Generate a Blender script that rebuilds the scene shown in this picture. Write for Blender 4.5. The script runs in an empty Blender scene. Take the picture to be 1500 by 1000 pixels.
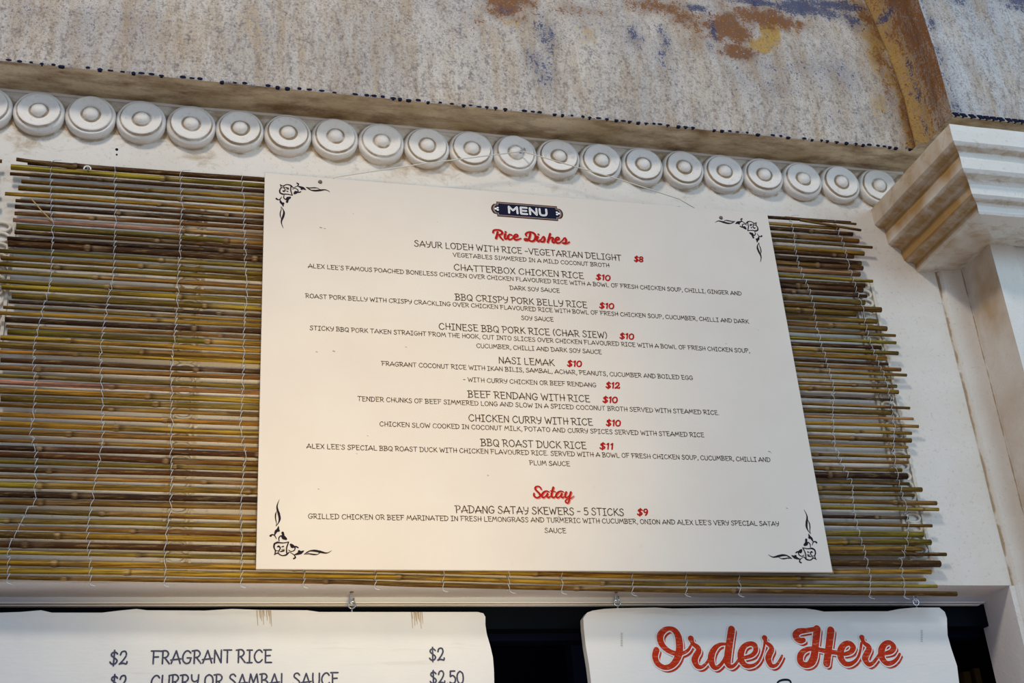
import bpy, math, random
from mathutils import Vector, Matrix, noise
random.seed(7)
C = bpy.context.scene.collection
sc = bpy.context.scene
Z0 = 2.05                      # height of the menu board's lower edge above the pavement
V3 = Vector

# ------------------------------------------------------------------ camera, sky, lights, exposure
F = 1870.278
CAMR = Matrix.Rotation(-0.27967737, 3, 'Z') @ Matrix.Rotation(2.0292511, 3, 'X') @ Matrix.Rotation(-0.07470301, 3, 'Z')
CAMP = V3((-0.09998263, -1.58474546, -0.47508734 + Z0))
cd = bpy.data.cameras.new('camera'); cam = bpy.data.objects.new('camera', cd); C.objects.link(cam)
cam.matrix_world = Matrix.Translation(CAMP) @ CAMR.to_4x4()
cd.sensor_fit = 'HORIZONTAL'; cd.sensor_width = 36.0; cd.lens = F / 1500 * 36; cd.clip_start = 0.05
sc.camera = cam

w = bpy.data.worlds.new('sky'); sc.world = w; w.use_nodes = True
nt = w.node_tree; nt.nodes.clear()
wo = nt.nodes.new('ShaderNodeOutputWorld'); bg = nt.nodes.new('ShaderNodeBackground')
tc = nt.nodes.new('ShaderNodeTexCoord'); sp = nt.nodes.new('ShaderNodeSeparateXYZ'); rp = nt.nodes.new('ShaderNodeValToRGB')
mr = nt.nodes.new('ShaderNodeMapRange'); mr.inputs[1].default_value = -1; mr.inputs[2].default_value = 1
nt.links.new(tc.outputs['Generated'], sp.inputs[0]); nt.links.new(sp.outputs[2], mr.inputs[0]); nt.links.new(mr.outputs[0], rp.inputs[0])
rp.color_ramp.elements[0].color = (0.78, 0.70, 0.68, 1); rp.color_ramp.elements[0].position = 0.3
rp.color_ramp.elements[1].color = (0.62, 0.76, 1.0, 1); rp.color_ramp.elements[1].position = 0.55
nt.links.new(rp.outputs[0], bg.inputs[0]); bg.inputs[1].default_value = 0.42
nt.links.new(bg.outputs[0], wo.inputs[0])

def look(loc, target):
    return (V3(target) - V3(loc)).to_track_quat('-Z', 'Y').to_euler()
def area(name, loc, target, size, power, col):
    l = bpy.data.lights.new(name, 'AREA'); l.shape = 'DISK'; l.size = size; l.energy = power; l.color = col
    o = bpy.data.objects.new(name, l); C.objects.link(o); o.location = loc; o.rotation_euler = look(loc, target); return o
# warm shop floodlight, high on the left in front of the wall
area('flood_light', (-0.75, -1.9, Z0 + 2.2), (0.35, 0, Z0 + 0.25), 0.42, 35, (1.0, 0.90, 0.78))
# soft warm lantern pool over the left half of the menu board
sl = bpy.data.lights.new('lantern_light', 'SPOT'); sl.energy = 62; sl.color = (1.0, 0.76, 0.42); sl.spot_size = math.radians(37); sl.spot_blend = 1.0; sl.shadow_soft_size = 0.12
so = bpy.data.objects.new('lantern_light', sl); C.objects.link(so); so.location = (0.0, -1.35, Z0 - 0.5); so.rotation_euler = look(so.location, (0.16, 0, Z0 + 0.14))
# open sky at the end of the arcade, off to the right
area('street_daylight', (2.6, -3.4, Z0 + 1.1), (0.6, 0, Z0 + 0.3), 1.8, 52, (0.56, 0.79, 1.0))
vs = sc.view_settings; vs.view_transform = 'Standard'; vs.look = 'None'; vs.gamma = 1.0; vs.use_curve_mapping = False
vs.exposure = 0.0

# ------------------------------------------------------------------ helpers
def ray(px, py):
    return CAMR @ V3(((px - 750) / F, -(py - 500) / F, -1))
def atY(px, py, y=0.0):        # pixel of the photograph -> (x, z) on the real plane y, z counted from the board's lower edge
    d = ray(px, py); t = (y - CAMP.y) / d.y; p = CAMP + t * d
    return p.x, p.z - Z0

def setprops(o, label=None, cat=None, group=None, kind=None):
    for k, v in (('label', label), ('category', cat), ('group', group), ('kind', kind)):
        if v: o[k] = v
    return o
def thing(name, label, cat, loc, group=None):
    o = bpy.data.objects.new(name, None); C.objects.link(o); o.empty_display_size = 0.02
    o.location = (loc[0], loc[1], loc[2] + Z0)
    return setprops(o, label, cat, group)

class MB:
    def __init__(s): s.v = []; s.f = []; s.c = None; s.sm = True
    def add(s, vs, fs):
        b = len(s.v); s.v += [tuple(v) for v in vs]; s.f += [tuple(i + b for i in f) for f in fs]
    def box(s, a, b):
        x0, y0, z0 = a; x1, y1, z1 = b
        s.add([(x0,y0,z0),(x1,y0,z0),(x1,y1,z0),(x0,y1,z0),(x0,y0,z1),(x1,y0,z1),(x1,y1,z1),(x0,y1,z1)],
              [(0,3,2,1),(4,5,6,7),(0,1,5,4),(1,2,6,5),(2,3,7,6),(3,0,4,7)])
    def tube(s, pts, r, n=8, cap=True, closed=False):
        pts = [V3(p) for p in pts]; m = len(pts)
        rs = r if isinstance(r, (list, tuple)) else [r] * m
        vs = []; prev = None
        for i, p in enumerate(pts):
            if closed: t = pts[(i+1) % m] - pts[i-1]
            else: t = pts[min(i+1, m-1)] - pts[max(i-1, 0)]
            if t.length < 1e-9: t = V3((0, 0, 1))
            t.normalize()
            a = prev if prev else (V3((0, 0, 1)) if abs(t.z) < 0.8 else V3((0, 1, 0)))
            u = (a - t * a.dot(t)).normalized(); prev = u; q = t.cross(u)
            for k in range(n):
                an = 2 * math.pi * k / n
                vs.append(p + (u * math.cos(an) + q * math.sin(an)) * rs[i])
        fs = []
        for i in range(m if closed else m - 1):
            j = (i + 1) % m
            for k in range(n):
                fs.append((i*n+k, i*n+(k+1) % n, j*n+(k+1) % n, j*n+k))
        if cap and not closed:
            fs.append(tuple(range(n))[::-1]); fs.append(tuple((m-1)*n + k for k in range(n)))
        s.add(vs, fs)
    def lathe(s, prof, c, axis='y', n=32):      # prof (radius, height); height runs towards the viewer (-y)
        vs = []; fs = []
        for r, h in prof:
            for k in range(n):
                a = 2 * math.pi * k / n
                if axis == 'y': vs.append((c[0] + r*math.cos(a), c[1] - h, c[2] + r*math.sin(a)))
                else: vs.append((c[0] + r*math.cos(a), c[1] + r*math.sin(a), c[2] + h))
        for i in range(len(prof) - 1):
            for k in range(n):
                fs.append((i*n+k, i*n+(k+1) % n, (i+1)*n+(k+1) % n, (i+1)*n+k))
        s.add(vs, fs)
    def build(s, name, mat, parent=None, kind=None, smooth=False, label=None, colors=None):
        off = V3((0, 0, 0))
        if parent is not None and parent.type == 'EMPTY': off = V3(parent.location) - V3((0, 0, Z0))
        me = bpy.data.meshes.new(name)
        dz = 0 if (parent is not None and parent.type == 'EMPTY') else Z0
        if parent is not None and parent.type != 'EMPTY':
            pp = parent.parent
            if pp is not None: off = V3(pp.location) - V3((0, 0, Z0)); dz = 0
        me.from_pydata([(v[0]-off.x, v[1]-off.y, v[2]-off.z+dz) for v in s.v], [], s.f)
        me.update()
        if smooth: me.polygons.foreach_set('use_smooth', [True] * len(me.polygons))
        if colors:
            at = me.color_attributes.new('tint', 'FLOAT_COLOR', 'POINT')
            flat = []
            for c in colors: flat += [c[0], c[1], c[2], c[3] if len(c) > 3 else 1.0]
            at.data.foreach_set('color', flat)
        me.materials.append(mat)
        o = bpy.data.objects.new(name, me); C.objects.link(o)
        if parent is not None: o.parent = parent
        if kind: o['kind'] = kind
        if label: o['label'] = label
        return o

# ------------------------------------------------------------------ materials
class N:
    def __init__(s, name):
        s.m = bpy.data.materials.new(name); s.m.use_nodes = True; s.t = s.m.node_tree
        s.b = s.t.nodes['Principled BSDF']; s.b.inputs['Specular IOR Level'].default_value = 0.12
        s.tc = s.t.nodes.new('ShaderNodeTexCoord')
    def n(s, k): return s.t.nodes.new(k)
    def l(s, a, b): s.t.links.new(a, b)
    def mapv(s, scale):
        g = s.n('ShaderNodeNewGeometry'); m = s.n('ShaderNodeMapping'); m.inputs['Scale'].default_value = scale; s.l(g.outputs['Position'], m.inputs[0]); return m.outputs[0]
    def noise(s, sc_, det=4, rough=0.6, scale=(1, 1, 1), dist=0.0):
        x = s.n('ShaderNodeTexNoise'); x.inputs['Scale'].default_value = sc_; x.inputs['Detail'].default_value = det
        x.inputs['Roughness'].default_value = rough; x.inputs['Distortion'].default_value = dist; s.l(s.mapv(scale), x.inputs['Vector']); return x.outputs['Fac']
    def ramp(s, fac, stops):
        r = s.n('ShaderNodeValToRGB'); e = r.color_ramp.elements
        while len(e) < len(stops): e.new(0.5)
        for i, (p, c) in enumerate(stops):
            e[i].position = p; e[i].color = (*c, 1) if isinstance(c, tuple) else (c, c, c, 1)
        s.l(fac, r.inputs[0]); return r.outputs[0]
    def mix(s, fac, a, b, mode='MIX'):
        x = s.n('ShaderNodeMixRGB'); x.blend_type = mode
        for i, v in enumerate((fac, a, b)):
            if isinstance(v, (int, float)): x.inputs[i].default_value = v if i == 0 else (v, v, v, 1)
            elif isinstance(v, tuple): x.inputs[i].default_value = (*v, 1)
            else: s.l(v, x.inputs[i])
        return x.outputs[0]
    def math(s, op, a, b=0.0, clamp=False):
        x = s.n('ShaderNodeMath'); x.operation = op; x.use_clamp = clamp
        for i, v in enumerate((a, b)):
            if isinstance(v, (int, float)): x.inputs[i].default_value = v
            else: s.l(v, x.inputs[i])
        return x.outputs[0]
    def attr(s, name='tint'):
        a = s.n('ShaderNodeAttribute'); a.attribute_name = name; return a
    def bump(s, h, strength, dist):
        b = s.n('ShaderNodeBump'); b.inputs['Strength'].default_value = strength; b.inputs['Distance'].default_value = dist
        s.l(h, b.inputs['Height']); s.l(b.outputs[0], s.b.inputs['Normal'])
    def out(s, col, rough=0.8, metal=0.0, spec=None):
        if isinstance(col, tuple): s.b.inputs['Base Color'].default_value = (*col, 1)
        else: s.l(col, s.b.inputs['Base Color'])
        s.b.inputs['Roughness'].default_value = rough; s.b.inputs['Metallic'].default_value = metal
        if spec is not None: s.b.inputs['Specular IOR Level'].default_value = spec
        return s.m
def plain(name, col, rough=0.7, metal=0.0, spec=None):
    return N(name).out(col, rough, metal, spec)

# weathered stucco of the overhang: tint attribute = (rust, blue soot, ochre) stain masks
def stucco(name, base_lo, base_hi, sootc=(0.035, 0.055, 0.14)):
    m = N(name); a = m.attr(); sep = m.n('ShaderNodeSeparateColor'); m.l(a.outputs['Color'], sep.inputs[0])
    big = m.noise(6, 5, 0.65, (1, 1, 0.6)); fine = m.noise(260, 3, 0.7); mid = m.noise(105, 6, 0.8, (1, 1, 0.5)); str_ = m.noise(26, 5, 0.7, (1.6, 1, 0.22))
    col = m.ramp(big, [(0.3, base_lo), (0.7, base_hi)])
    col = m.mix(m.ramp(str_, [(0.42, 0.0), (0.70, 0.75)]), col, (0.42, 0.29, 0.15))
    mf = m.mix(0.5, mid, fine)
    # stains broken up by grain
    def broken(mask, k):
        s_ = m.math('ADD', m.math('MULTIPLY', mask, 1.0), m.math('MULTIPLY', m.math('SUBTRACT', mf, 0.5), k)); 
        return m.ramp(s_, [(0.32, 0.0), (0.62, 1.0)])
    col = m.mix(m.math('MULTIPLY', broken(sep.outputs[2], 2.6), 0.9), col, (0.50, 0.30, 0.055))
    col = m.mix(m.math('MULTIPLY', broken(sep.outputs[0], 3.4), 0.95), col, (0.22, 0.085, 0.018))
    col = m.mix(m.math('MULTIPLY', broken(sep.outputs[1], 4.2), 0.9), col, sootc)
    spk = m.ramp(m.mix(0.55, fine, mid), [(0.38, 1.0), (0.54, 0.0)])
    col = m.mix(m.math('MULTIPLY', spk, 0.75), col, (0.12, 0.10, 0.11))
    wht = m.ramp(fine, [(0.6, 0.0), (0.75, 0.55)])
    col = m.mix(wht, col, (0.80, 0.77, 0.72))
    m.bump(m.mix(0.5, fine, mid), 0.8, 0.004)
    return m.out(col, 0.9)
M_fascia = stucco('weathered_stucco', (0.46, 0.43, 0.41), (0.72, 0.65, 0.56))
M_fascia_cool = stucco('weathered_stucco_grey', (0.46, 0.48, 0.50), (0.68, 0.68, 0.66))

def brown(name):
    m = N(name); fine = m.noise(220, 3, 0.7); mid = m.noise(40, 5, 0.7, (0.35, 1, 1)); big = m.noise(7, 3)
    col = m.ramp(big, [(0.35, (0.48, 0.37, 0.21)), (0.62, (0.78, 0.66, 0.48))])
    col = m.mix(m.ramp(mid, [(0.42, 0.0), (0.68, 0.8)]), col, (0.17, 0.08, 0.03))
    col = m.mix(m.ramp(fine, [(0.55, 0.0), (0.7, 0.6)]), col, (0.50, 0.38, 0.24))
    m.bump(fine, 0.6, 0.003)
    return m.out(col, 0.85)
M_soffit = brown('brown_stained_stucco')

# white lime plaster; tint.r and tint.g carry ochre grime and some painted shade
def plaster(name, base=(0.72, 0.68, 0.62), dirt_shade=(0.36, 0.25, 0.13), amount=1.0, scale=1.0):
    m = N(name); a = m.attr(); sep = m.n('ShaderNodeSeparateColor'); m.l(a.outputs['Color'], sep.inputs[0])
    big = m.noise(9*scale, 5, 0.6); fine = m.noise(180, 4, 0.7); mid = m.noise(45, 6, 0.7, (0.6, 1, 1), 0.6)
    col = m.mix(m.ramp(big, [(0.4, 0.0), (0.72, 0.5*amount)]), base, (base[0]*0.86, base[1]*0.80, base[2]*0.70))
    s_ = m.math('ADD', sep.outputs[0], m.math('MULTIPLY', m.math('SUBTRACT', mid, 0.5), 1.6))
    col = m.mix(m.math('MULTIPLY', m.ramp(s_, [(0.38, 0.0), (0.85, 1.0)]), 0.85), col, dirt_shade)
    och = m.ramp(m.math('ADD', sep.outputs[1], m.math('MULTIPLY', m.math('SUBTRACT', big, 0.5), 0.7)), [(0.15, 0.0), (0.95, 1.0)])
    col = m.mix(och, col, (0.40, 0.235, 0.085))
    col = m.mix(m.ramp(fine, [(0.30, 0.35*amount), (0.42, 0.0)]), col, (0.35, 0.27, 0.2))
    m.bump(m.mix(0.6, fine, mid), 0.5, 0.0025)
    return m.out(col, 0.8)
M_wall = plaster('lime_plaster_wall')
M_bead = plaster('carved_plaster', (0.78, 0.75, 0.71), (0.34, 0.24, 0.13), 0.8)
M_cap = plaster('limewashed_stone', (0.76, 0.76, 0.72), (0.34, 0.21, 0.075), 0.8)
M_shaft = plaster('pilaster_plaster', (0.74, 0.71, 0.67), (0.44, 0.32, 0.17), 0.8)

def reedmat():
    m = N('bamboo_reed'); a = m.attr()
    s1 = m.noise(90, 6, 0.75, (0.10, 3.4, 3.4)); s2 = m.noise(240, 3, 0.75, (0.16, 2, 2)); s3 = m.noise(40, 5, 0.75, (0.3, 1.5, 1.5), 0.5)
    col = m.mix(m.ramp(s1, [(0.42, 0.85), (0.60, 0.0)]), a.outputs['Color'], (0.045, 0.018, 0.006))
    col = m.mix(m.ramp(s2, [(0.54, 0.0), (0.72, 0.5)]), col, (0.42, 0.28, 0.10))
    col = m.mix(m.ramp(s3, [(0.30, 0.7), (0.42, 0.0)]), col, (0.06, 0.03, 0.012))
    m.bump(s1, 0.4, 0.001)
    return m.out(col, 0.5, 0, 0.12)
M_reed = reedmat()
M_cord = plain('white_twine', (0.62, 0.64, 0.66), 0.6)
M_straw = plain('dry_straw', (0.50, 0.32, 0.12), 0.6)

def boardmat():
    m = N('laminated_menu_panel'); a = m.noise(5, 5, 0.6); fine = m.noise(520, 2, 0.6); b = m.noise(38, 4, 0.7)
    col = m.ramp(a, [(0.35, (0.68, 0.61, 0.53)), (0.65, (0.72, 0.66, 0.58))])
    col = m.mix(m.ramp(b, [(0.66, 0.0), (0.82, 0.35)]), col, (0.52, 0.42, 0.33))
    col = m.mix(m.math('MULTIPLY', fine, 0.10), col, (0.5, 0.45, 0.4))
    m.bump(fine, 0.12, 0.0006)
    return m.out(col, 0.45, 0, 0.3)
M_board = boardmat()
def woodmat():
    m = N('white_painted_timber'); g = m.noise(30, 6, 0.7, (0.10, 1, 1.6)); big = m.noise(6, 4); fine = m.noise(300, 2, 0.6, (0.3, 1, 1))
    col = m.ramp(big, [(0.35, (0.70, 0.70, 0.68)), (0.65, (0.78, 0.76, 0.72))])
    col = m.mix(m.ramp(g, [(0.60, 0.0), (0.80, 0.45)]), col, (0.45, 0.38, 0.32))
    m.bump(m.mix(0.5, g, fine), 0.35, 0.002)
    return m.out(col, 0.55)
M_timber = woodmat()
def inkmat(name, col, wear=0.0, wc=(0.75, 0.7, 0.66)):
    m = N(name)
    if wear:
        f = m.noise(260, 3, 0.7, (0.35, 1, 1.6)); c = m.mix(m.ramp(f, [(0.6 - wear*0.2, 0.0), (0.78 - wear*0.2, 0.75)]), col, wc); return m.out(c, 0.6, 0, 0.03)
    return m.out(col, 0.6, 0, 0.03)
M_ink = inkmat('brown_black_print', (0.050, 0.032, 0.022), 0.15)
M_navy = inkmat('navy_black_print', (0.012, 0.013, 0.032))
M_orn = inkmat('dark_ornament_print', (0.020, 0.014, 0.022))
M_red = inkmat('red_print', (0.40, 0.012, 0.010))
M_pink = inkmat('faded_red_print', (0.55, 0.19, 0.15))
M_bigred = inkmat('weathered_red_paint', (0.47, 0.032, 0.009), 0.25, (0.66, 0.30, 0.2))
M_gap = plain('white_lettering_outline', (0.76, 0.74, 0.71), 0.5)
M_white = plain('white_badge_print', (0.80, 0.80, 0.80), 0.5)
M_grey = plain('grey_badge_line', (0.34, 0.30, 0.28), 0.5)
M_copper = plain('copper_badge_line', (0.22, 0.11, 0.07), 0.5)
M_slate = inkmat('slate_paint_lettering', (0.06, 0.065, 0.11), 0.2, (0.3, 0.3, 0.35))
M_steel = plain('zinc_plated_steel', (0.55, 0.60, 0.66), 0.25, 0.9)
M_white_wire = plain('cream_picture_wire', (0.66, 0.62, 0.54), 0.5)
M_screw = plain('tarnished_screw', (0.16, 0.13, 0.11), 0.45, 0.4)
M_alu = plain('painted_window_rail', (0.62, 0.68, 0.78), 0.4, 0.0)
M_alu2 = plain('white_window_bead', (0.86, 0.86, 0.88), 0.4)
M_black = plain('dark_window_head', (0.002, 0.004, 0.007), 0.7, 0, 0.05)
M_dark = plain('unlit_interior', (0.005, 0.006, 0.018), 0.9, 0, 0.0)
M_navyp = plain('navy_interior_panel', (0.010, 0.014, 0.05), 0.8)
M_hole = plain('hole_shade', (0.010, 0.012, 0.035), 0.9)
M_brownpost = plain('dim_brown_timber', (0.10, 0.06, 0.02), 0.8)
M_reveal = plaster('reveal_plaster', (0.78, 0.74, 0.74), (0.34, 0.26, 0.18), 0.6)
M_drip = plain('brown_paint_run', (0.40, 0.30, 0.20), 0.7)
M_mark = plain('grey_scuff', (0.36, 0.31, 0.25), 0.8)

# ------------------------------------------------------------------ grids with painted stain and shade masks
def fbm(x, y, z=0.0): return noise.fractal(V3((x, y, z)), 1.0, 2.0, 4)
def blob(x, z, cx, cz, rx, rz, rot=0.0, seed=0.0):
    dx, dz = x - cx, z - cz; c, s = math.cos(rot), math.sin(rot)
    a = (dx*c + dz*s) / rx; b = (-dx*s + dz*c) / rz
    d = math.sqrt(a*a + b*b) + 0.35 * fbm(x*22 + seed, z*22, seed)
    d = max(0.0, d + 0.25 * fbm(x*60, z*60, seed + 4)); return math.exp(-1.5 * d * d)
def grid(us, vs_, fn, tint=None):
    mb = MB(); cols = []
    for v in vs_:
        for u in us:
            p = fn(u, v); mb.v.append(p)
            if tint: cols.append(tint(*p))
    n = len(us)
    for j in range(len(vs_) - 1):
        for i in range(n - 1): mb.f.append((j*n+i, j*n+i+1, (j+1)*n+i+1, (j+1)*n+i))
    return mb, cols
def lin(a, b, n): return [a + (b - a) * i / (n - 1) for i in range(n)]

ZS = 0.7217; WY = 0.03; XR = 1.087; YF = -0.036
XL = -0.95; XE = 1.75
def yprof(z):      # overhang leans back as it rises
    t = [(ZS, -0.036), (0.83, -0.037), (0.94, -0.023), (1.09, 0.006), (1.45, 0.09)]
    for (a, ya), (b, yb) in zip(t, t[1:]):
        if z <= b: k = (z - a) / (b - a); return ya + (yb - ya) * k
    return t[-1][1]
def P(px, py, y=YF):
    for _ in range(6): q = atY(px, py, y); y = yprof(q[1])
    return q
def stain_main(x, y, z):
    r = s = o = 0.0
    for (px, py, rx, rz, w_) in ((745, 8, .06, .05, .9), (1060, 40, .07, .05, 1), (1120, 25, .10, .05, .9), (1300, 130, .012, .10, .5), (1010, 60, .04, .04, .4), (700, 30, .03, .04, .4), (350, 60, .06, .10, .12), (1080, 75, .05, .03, .8), (1000, 25, .05, .03, .8), (850, 15, .08, .03, .45), (960, 10, .08, .04, .7)):
        cx, cz = P(px, py); r = max(r, w_ * blob(x, z, cx, cz, rx, rz, 0, px))
    for (px, py, rx, rz, w_) in ((1020, 12, .025, .012, 1), (1045, 45, .008, .045, .8), (1180, 12, .09, .03, .95), (1250, 30, .03, .03, .7), (800, 50, .03, .07, .5), (780, 90, .03, .05, .42), (930, 55, .025, .04, .5), (1150, 100, .10, .06, .30), (970, 90, .02, .07, .35), (1240, 115, .05, .05, .33), (70, 15, .16, .06, .18), (560, 25, .05, .06, .15), (1080, 120, .04, .06, .25), (740, 15, .015, .012, .5), (1120, 5, .12, .012, 1.0), (800, 110, .03, .05, .45), (975, 60, .015, .05, .5), (180, 30, .07, .06, .25), (1140, 130, .05, .03, .35), (1215, 170, .05, .03, .2), (1225, 8, .07, .018, 1.0), (1040, 70, .01, .03, .55)):
        cx, cz = P(px, py); s = max(s, w_ * blob(x, z, cx, cz, rx, rz, 0, px + 3))
    for (px, py, rx, rz, w_) in ((1128, 46, .020, .040, 1.7), (1118, 66, .016, .024, 1.6), (1105, 65, .012, .02, .9), (860, 45, .03, .06, .5), (1290, 150, .02, .05, .5), (640, 70, .05, .06, .22), (1165, 45, .012, .015, .6), (370, 40, .08, .08, .28), (740, 25, .05, .03, .5), (1180, 60, .05, .04, .2)):
        cx, cz = P(px, py); o = max(o, w_ * blob(x, z, cx, cz, rx, rz, -0.15, px + 9))
    e = (XR - x) / (0.040 + 0.05 * max(0, z - 0.75)); e = math.exp(-e * e) * (0.9 + 0.9 * fbm(x*30, z*16, 6)); o = max(o, 0.85 * e); r = max(r, 0.45 * e * (1 + fbm(x*18, z*10, 9)))
    low = max(0, 1 - (z - ZS) / 0.008); s = max(s, 0.55 * low * (0.6 + 0.8 * fbm(x*30, 3)))
    return (max(0, r), max(0, s), max(0, o))

fas, cols = grid(lin(XL, XR, 500), [ZS + (1.45 - ZS) * (i / 140) ** 1.25 for i in range(141)], lambda u, v: (u, yprof(v) + 0.0012 * fbm(u*18, v*18), v), stain_main)
wall_upper = setprops(fas.build('wall_upper', M_fascia, None, smooth=True, colors=cols), 'weathered grey beige stucco overhang stained rust and blue above the rosette frieze', kind='structure')
# underside band of the overhang
sof, cols = grid(lin(XL, XR, 300), lin(0, 1, 12), lambda u, v: (u, WY + 0.002 + (YF - WY - 0.002) * v, ZS - 0.004 * math.sin(math.pi * v) * 0 + 0.0012 * fbm(u*14, v*2, 5) * (1 - v)), lambda x, y, z: (0, 0, 0))
setprops(sof.build('trim_1', M_soffit, None, smooth=True, colors=cols), 'brown stained underside of the stucco overhang', kind='structure')

# projecting part of the overhang above the pilaster
YP = -0.135
def stain_ret(x, y, z):
    k = (z - ZS) / 0.35; c = (yprof(z) - y) / 0.1
    r = 0.75 + 0.25 * fbm(y*25, z*18); s = 0.5 * max(0, blob(y, z, -0.03, 1.02, .03, .02)) + 0.35 * max(0, blob(y, z, -0.055, 0.85, .012, .07)) + 0.25 * max(0, fbm(y*40, z*14, 7))
    o = 0.9 * max(0, 1 - c * 2.2)
    return (min(1, r * (0.72 + 0.4 * k) * min(1, .35 + 1.2 * c)), s * 1.2 + .25 * max(0, 1 - abs(c - .22) / .1) * max(0, fbm(y*9, z*9, 8) + .6), 0.42 + 0.55 * o)
ret, cols = grid(lin(0, 1, 40), lin(ZS, 1.45, 140), lambda u, v: (XR + 0.010 * math.sin(math.pi * min(1, u * 1.3)) * 0.8 - 0.012 * math.exp(-((u - 0.05) / 0.08) ** 2) + 0.001 * fbm(u*6, v*22, 2), yprof(v) * (1 - u) + (YP + max(0, v - 0.85) * 0.06) * u, v), stain_ret)
ret.build('return_face', M_fascia, wall_upper, smooth=True, colors=cols)
def stain_right(x, y, z):
    s = 0.34 * max(0, 1 - abs(x - XR - 0.01) / 0.03) * (1 + fbm(z*20, 1)) + 0.5 * max(0, blob(x, z, 1.15, 0.99, .06, .03)) + 0.8 * max(0, blob(x, z, 1.30, 1.0, .05, .03)) + 0.25 * max(0, fbm(x*20, z*9, 4))
    return (0.0, s, 0.12 * max(0, fbm(x*9, z*5)))
fr, cols = grid(lin(XR, XE, 160), lin(ZS, 1.45, 140), lambda u, v: (u, YP + max(0, v - 0.85) * 0.06 + 0.001 * fbm(u*18, v*18), v), stain_right)
fr.build('front_face', M_fascia_cool, wall_upper, smooth=True, colors=cols)
ud, cols = grid([XR - .016, XR - .0012, XR - .0009] + lin(XR, XE, 60), lin(YP, WY, 10), lambda u, v: (u, v if u > XR - .001 else max(v, YF - .022), ZS + .0004), lambda x, y, z: (0, 0, 0))
ud.build('underside', M_soffit, wall_upper, colors=cols)
# perforations along the lower edge, the holes' shade put in as dark shapes (too small to pick apart)
pf = MB(); rnd = random.Random(3); x = XL
while x < XR - 0.02:
    if rnd.random() < 0.86:
        a = rnd.uniform(.0026, .0046); b = rnd.uniform(.0012, .0021); cz = ZS + rnd.uniform(0.0006, .0028)
        pts = [(x + a*math.cos(t*math.pi/5), YF - 0.0009, cz + b*math.sin(t*math.pi/5) * (1 + 0.3*rnd.random())) for t in range(10)]
        pf.add(pts + [(p[0], YF + 0.003, p[2]) for p in pts], [tuple(range(10))[::-1]] + [(i, (i+1) % 10, 10+(i+1) % 10, 10+i) for i in range(10)])
    x += rnd.uniform(.010, .019)
x = XR + 0.006
while x < XE:
    pts = [(x - .006, YP - .002, ZS + .006), (x + .003, YP - .002, ZS + .0065), (x + .008, YP - .002, ZS + .001), (x - .001, YP - .002, ZS)]
    pf.add(pts + [(p[0], YP + .003, p[2]) for p in pts], [(3, 2, 1, 0)] + [(i, (i+1) % 4, 4+(i+1) % 4, 4+i) for i in range(4)])
    x += rnd.uniform(.012, .016)
pf.build('perforations', M_hole, wall_upper, kind='stuff')

# ------------------------------------------------------------------ back wall
def stain_shade_wall(x, y, z):
    r = 0.10 + 0.16 * max(0, fbm(x*5, z*5))
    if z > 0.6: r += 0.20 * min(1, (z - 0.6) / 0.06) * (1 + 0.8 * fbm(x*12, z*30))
    if z < 0.5: r *= 0.35
    g = min(abs(x - 1.1085), abs(x - 1.1525) * 1.5); r += 1.3 * max(0, 1 - g / 0.0035) * (0.75 + 0.8 * fbm(z*25, 2)) 
    if z > 0.63:
        bxn = -0.3207 + round((x + 0.3207) / 0.071) * 0.071; dd = math.hypot(x - bxn, z - 0.6812); r += 0.7 * max(0, 1 - abs(dd - 0.0368) / 0.0035) * (0.7 + fbm(x*50, z*50))  # contact shade painted as a ring around each rosette base
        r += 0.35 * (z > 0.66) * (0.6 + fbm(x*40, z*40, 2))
    if x > 0.96 and z > 0.5: r += 0.22 * max(0, 1 - math.hypot(x - 1.05, z - 0.55) / 0.09)
    for px, py, rr in ((600, 250, .012), (850, 60, .01), (40, 205, .02), (290, 232, .02), (640, 258, .03)):
        cx, cz = atY(px, py, WY); r += 0.3 * blob(x, z, cx, cz, rr*2, rr, 0, px)
    return (r, 0, 0)
wl, cols = grid(lin(XL, 1.10, 800) + lin(1.1008, 1.155, 70), lin(-0.0095, 0.62, 90) + lin(0.6225, 0.74, 60), lambda u, v: (u, WY + (0.0009 * fbm(u*14, v*14)) - (0.007 if u > 1.112 else 0.0) + 0.003 * math.exp(-((u - 1.108) / .002) ** 2), v), stain_shade_wall)
wall_back = setprops(wl.build('wall_back', M_wall, None, smooth=True, colors=cols), 'limewashed plaster wall behind the bamboo blind', kind='structure')
# reveal of the serving hatch: underside + right jamb
ZB = -0.0095; YT = 0.098
rv, cols = grid(lin(XL, 1.1035, 120), lin(WY, 0.115, 8), lambda u, v: (u, v, ZB + 0.0004 * fbm(u*20, v*20)), lambda x, y, z: (0.05, 0, 0))
rv.build('lintel_underside', M_reveal, wall_back, smooth=True, colors=cols)
jb, cols = grid(lin(WY, 0.115, 14), lin(-0.9, ZB, 60), lambda u, v: (1.1015, u, v), lambda x, y, z: (0.35 * max(0, 1 + (z - ZB) / 0.05) * (0.5 + fbm(y*50, z*50)), 0, 0))
jb.build('jamb', M_reveal, wall_back, smooth=True, colors=cols)
jf, cols = grid(lin(1.1015, 1.155, 50), lin(-0.9, ZB, 80), lambda u, v: (u, WY - 0.007 * (u > 1.112), v), lambda x, y, z: (0.25 + 0.5 * max(0, 1 - abs(x - 1.146) / 0.006), 0, 0))
jf.build('wall_below', M_shaft, wall_back, smooth=True, colors=cols)

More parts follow.
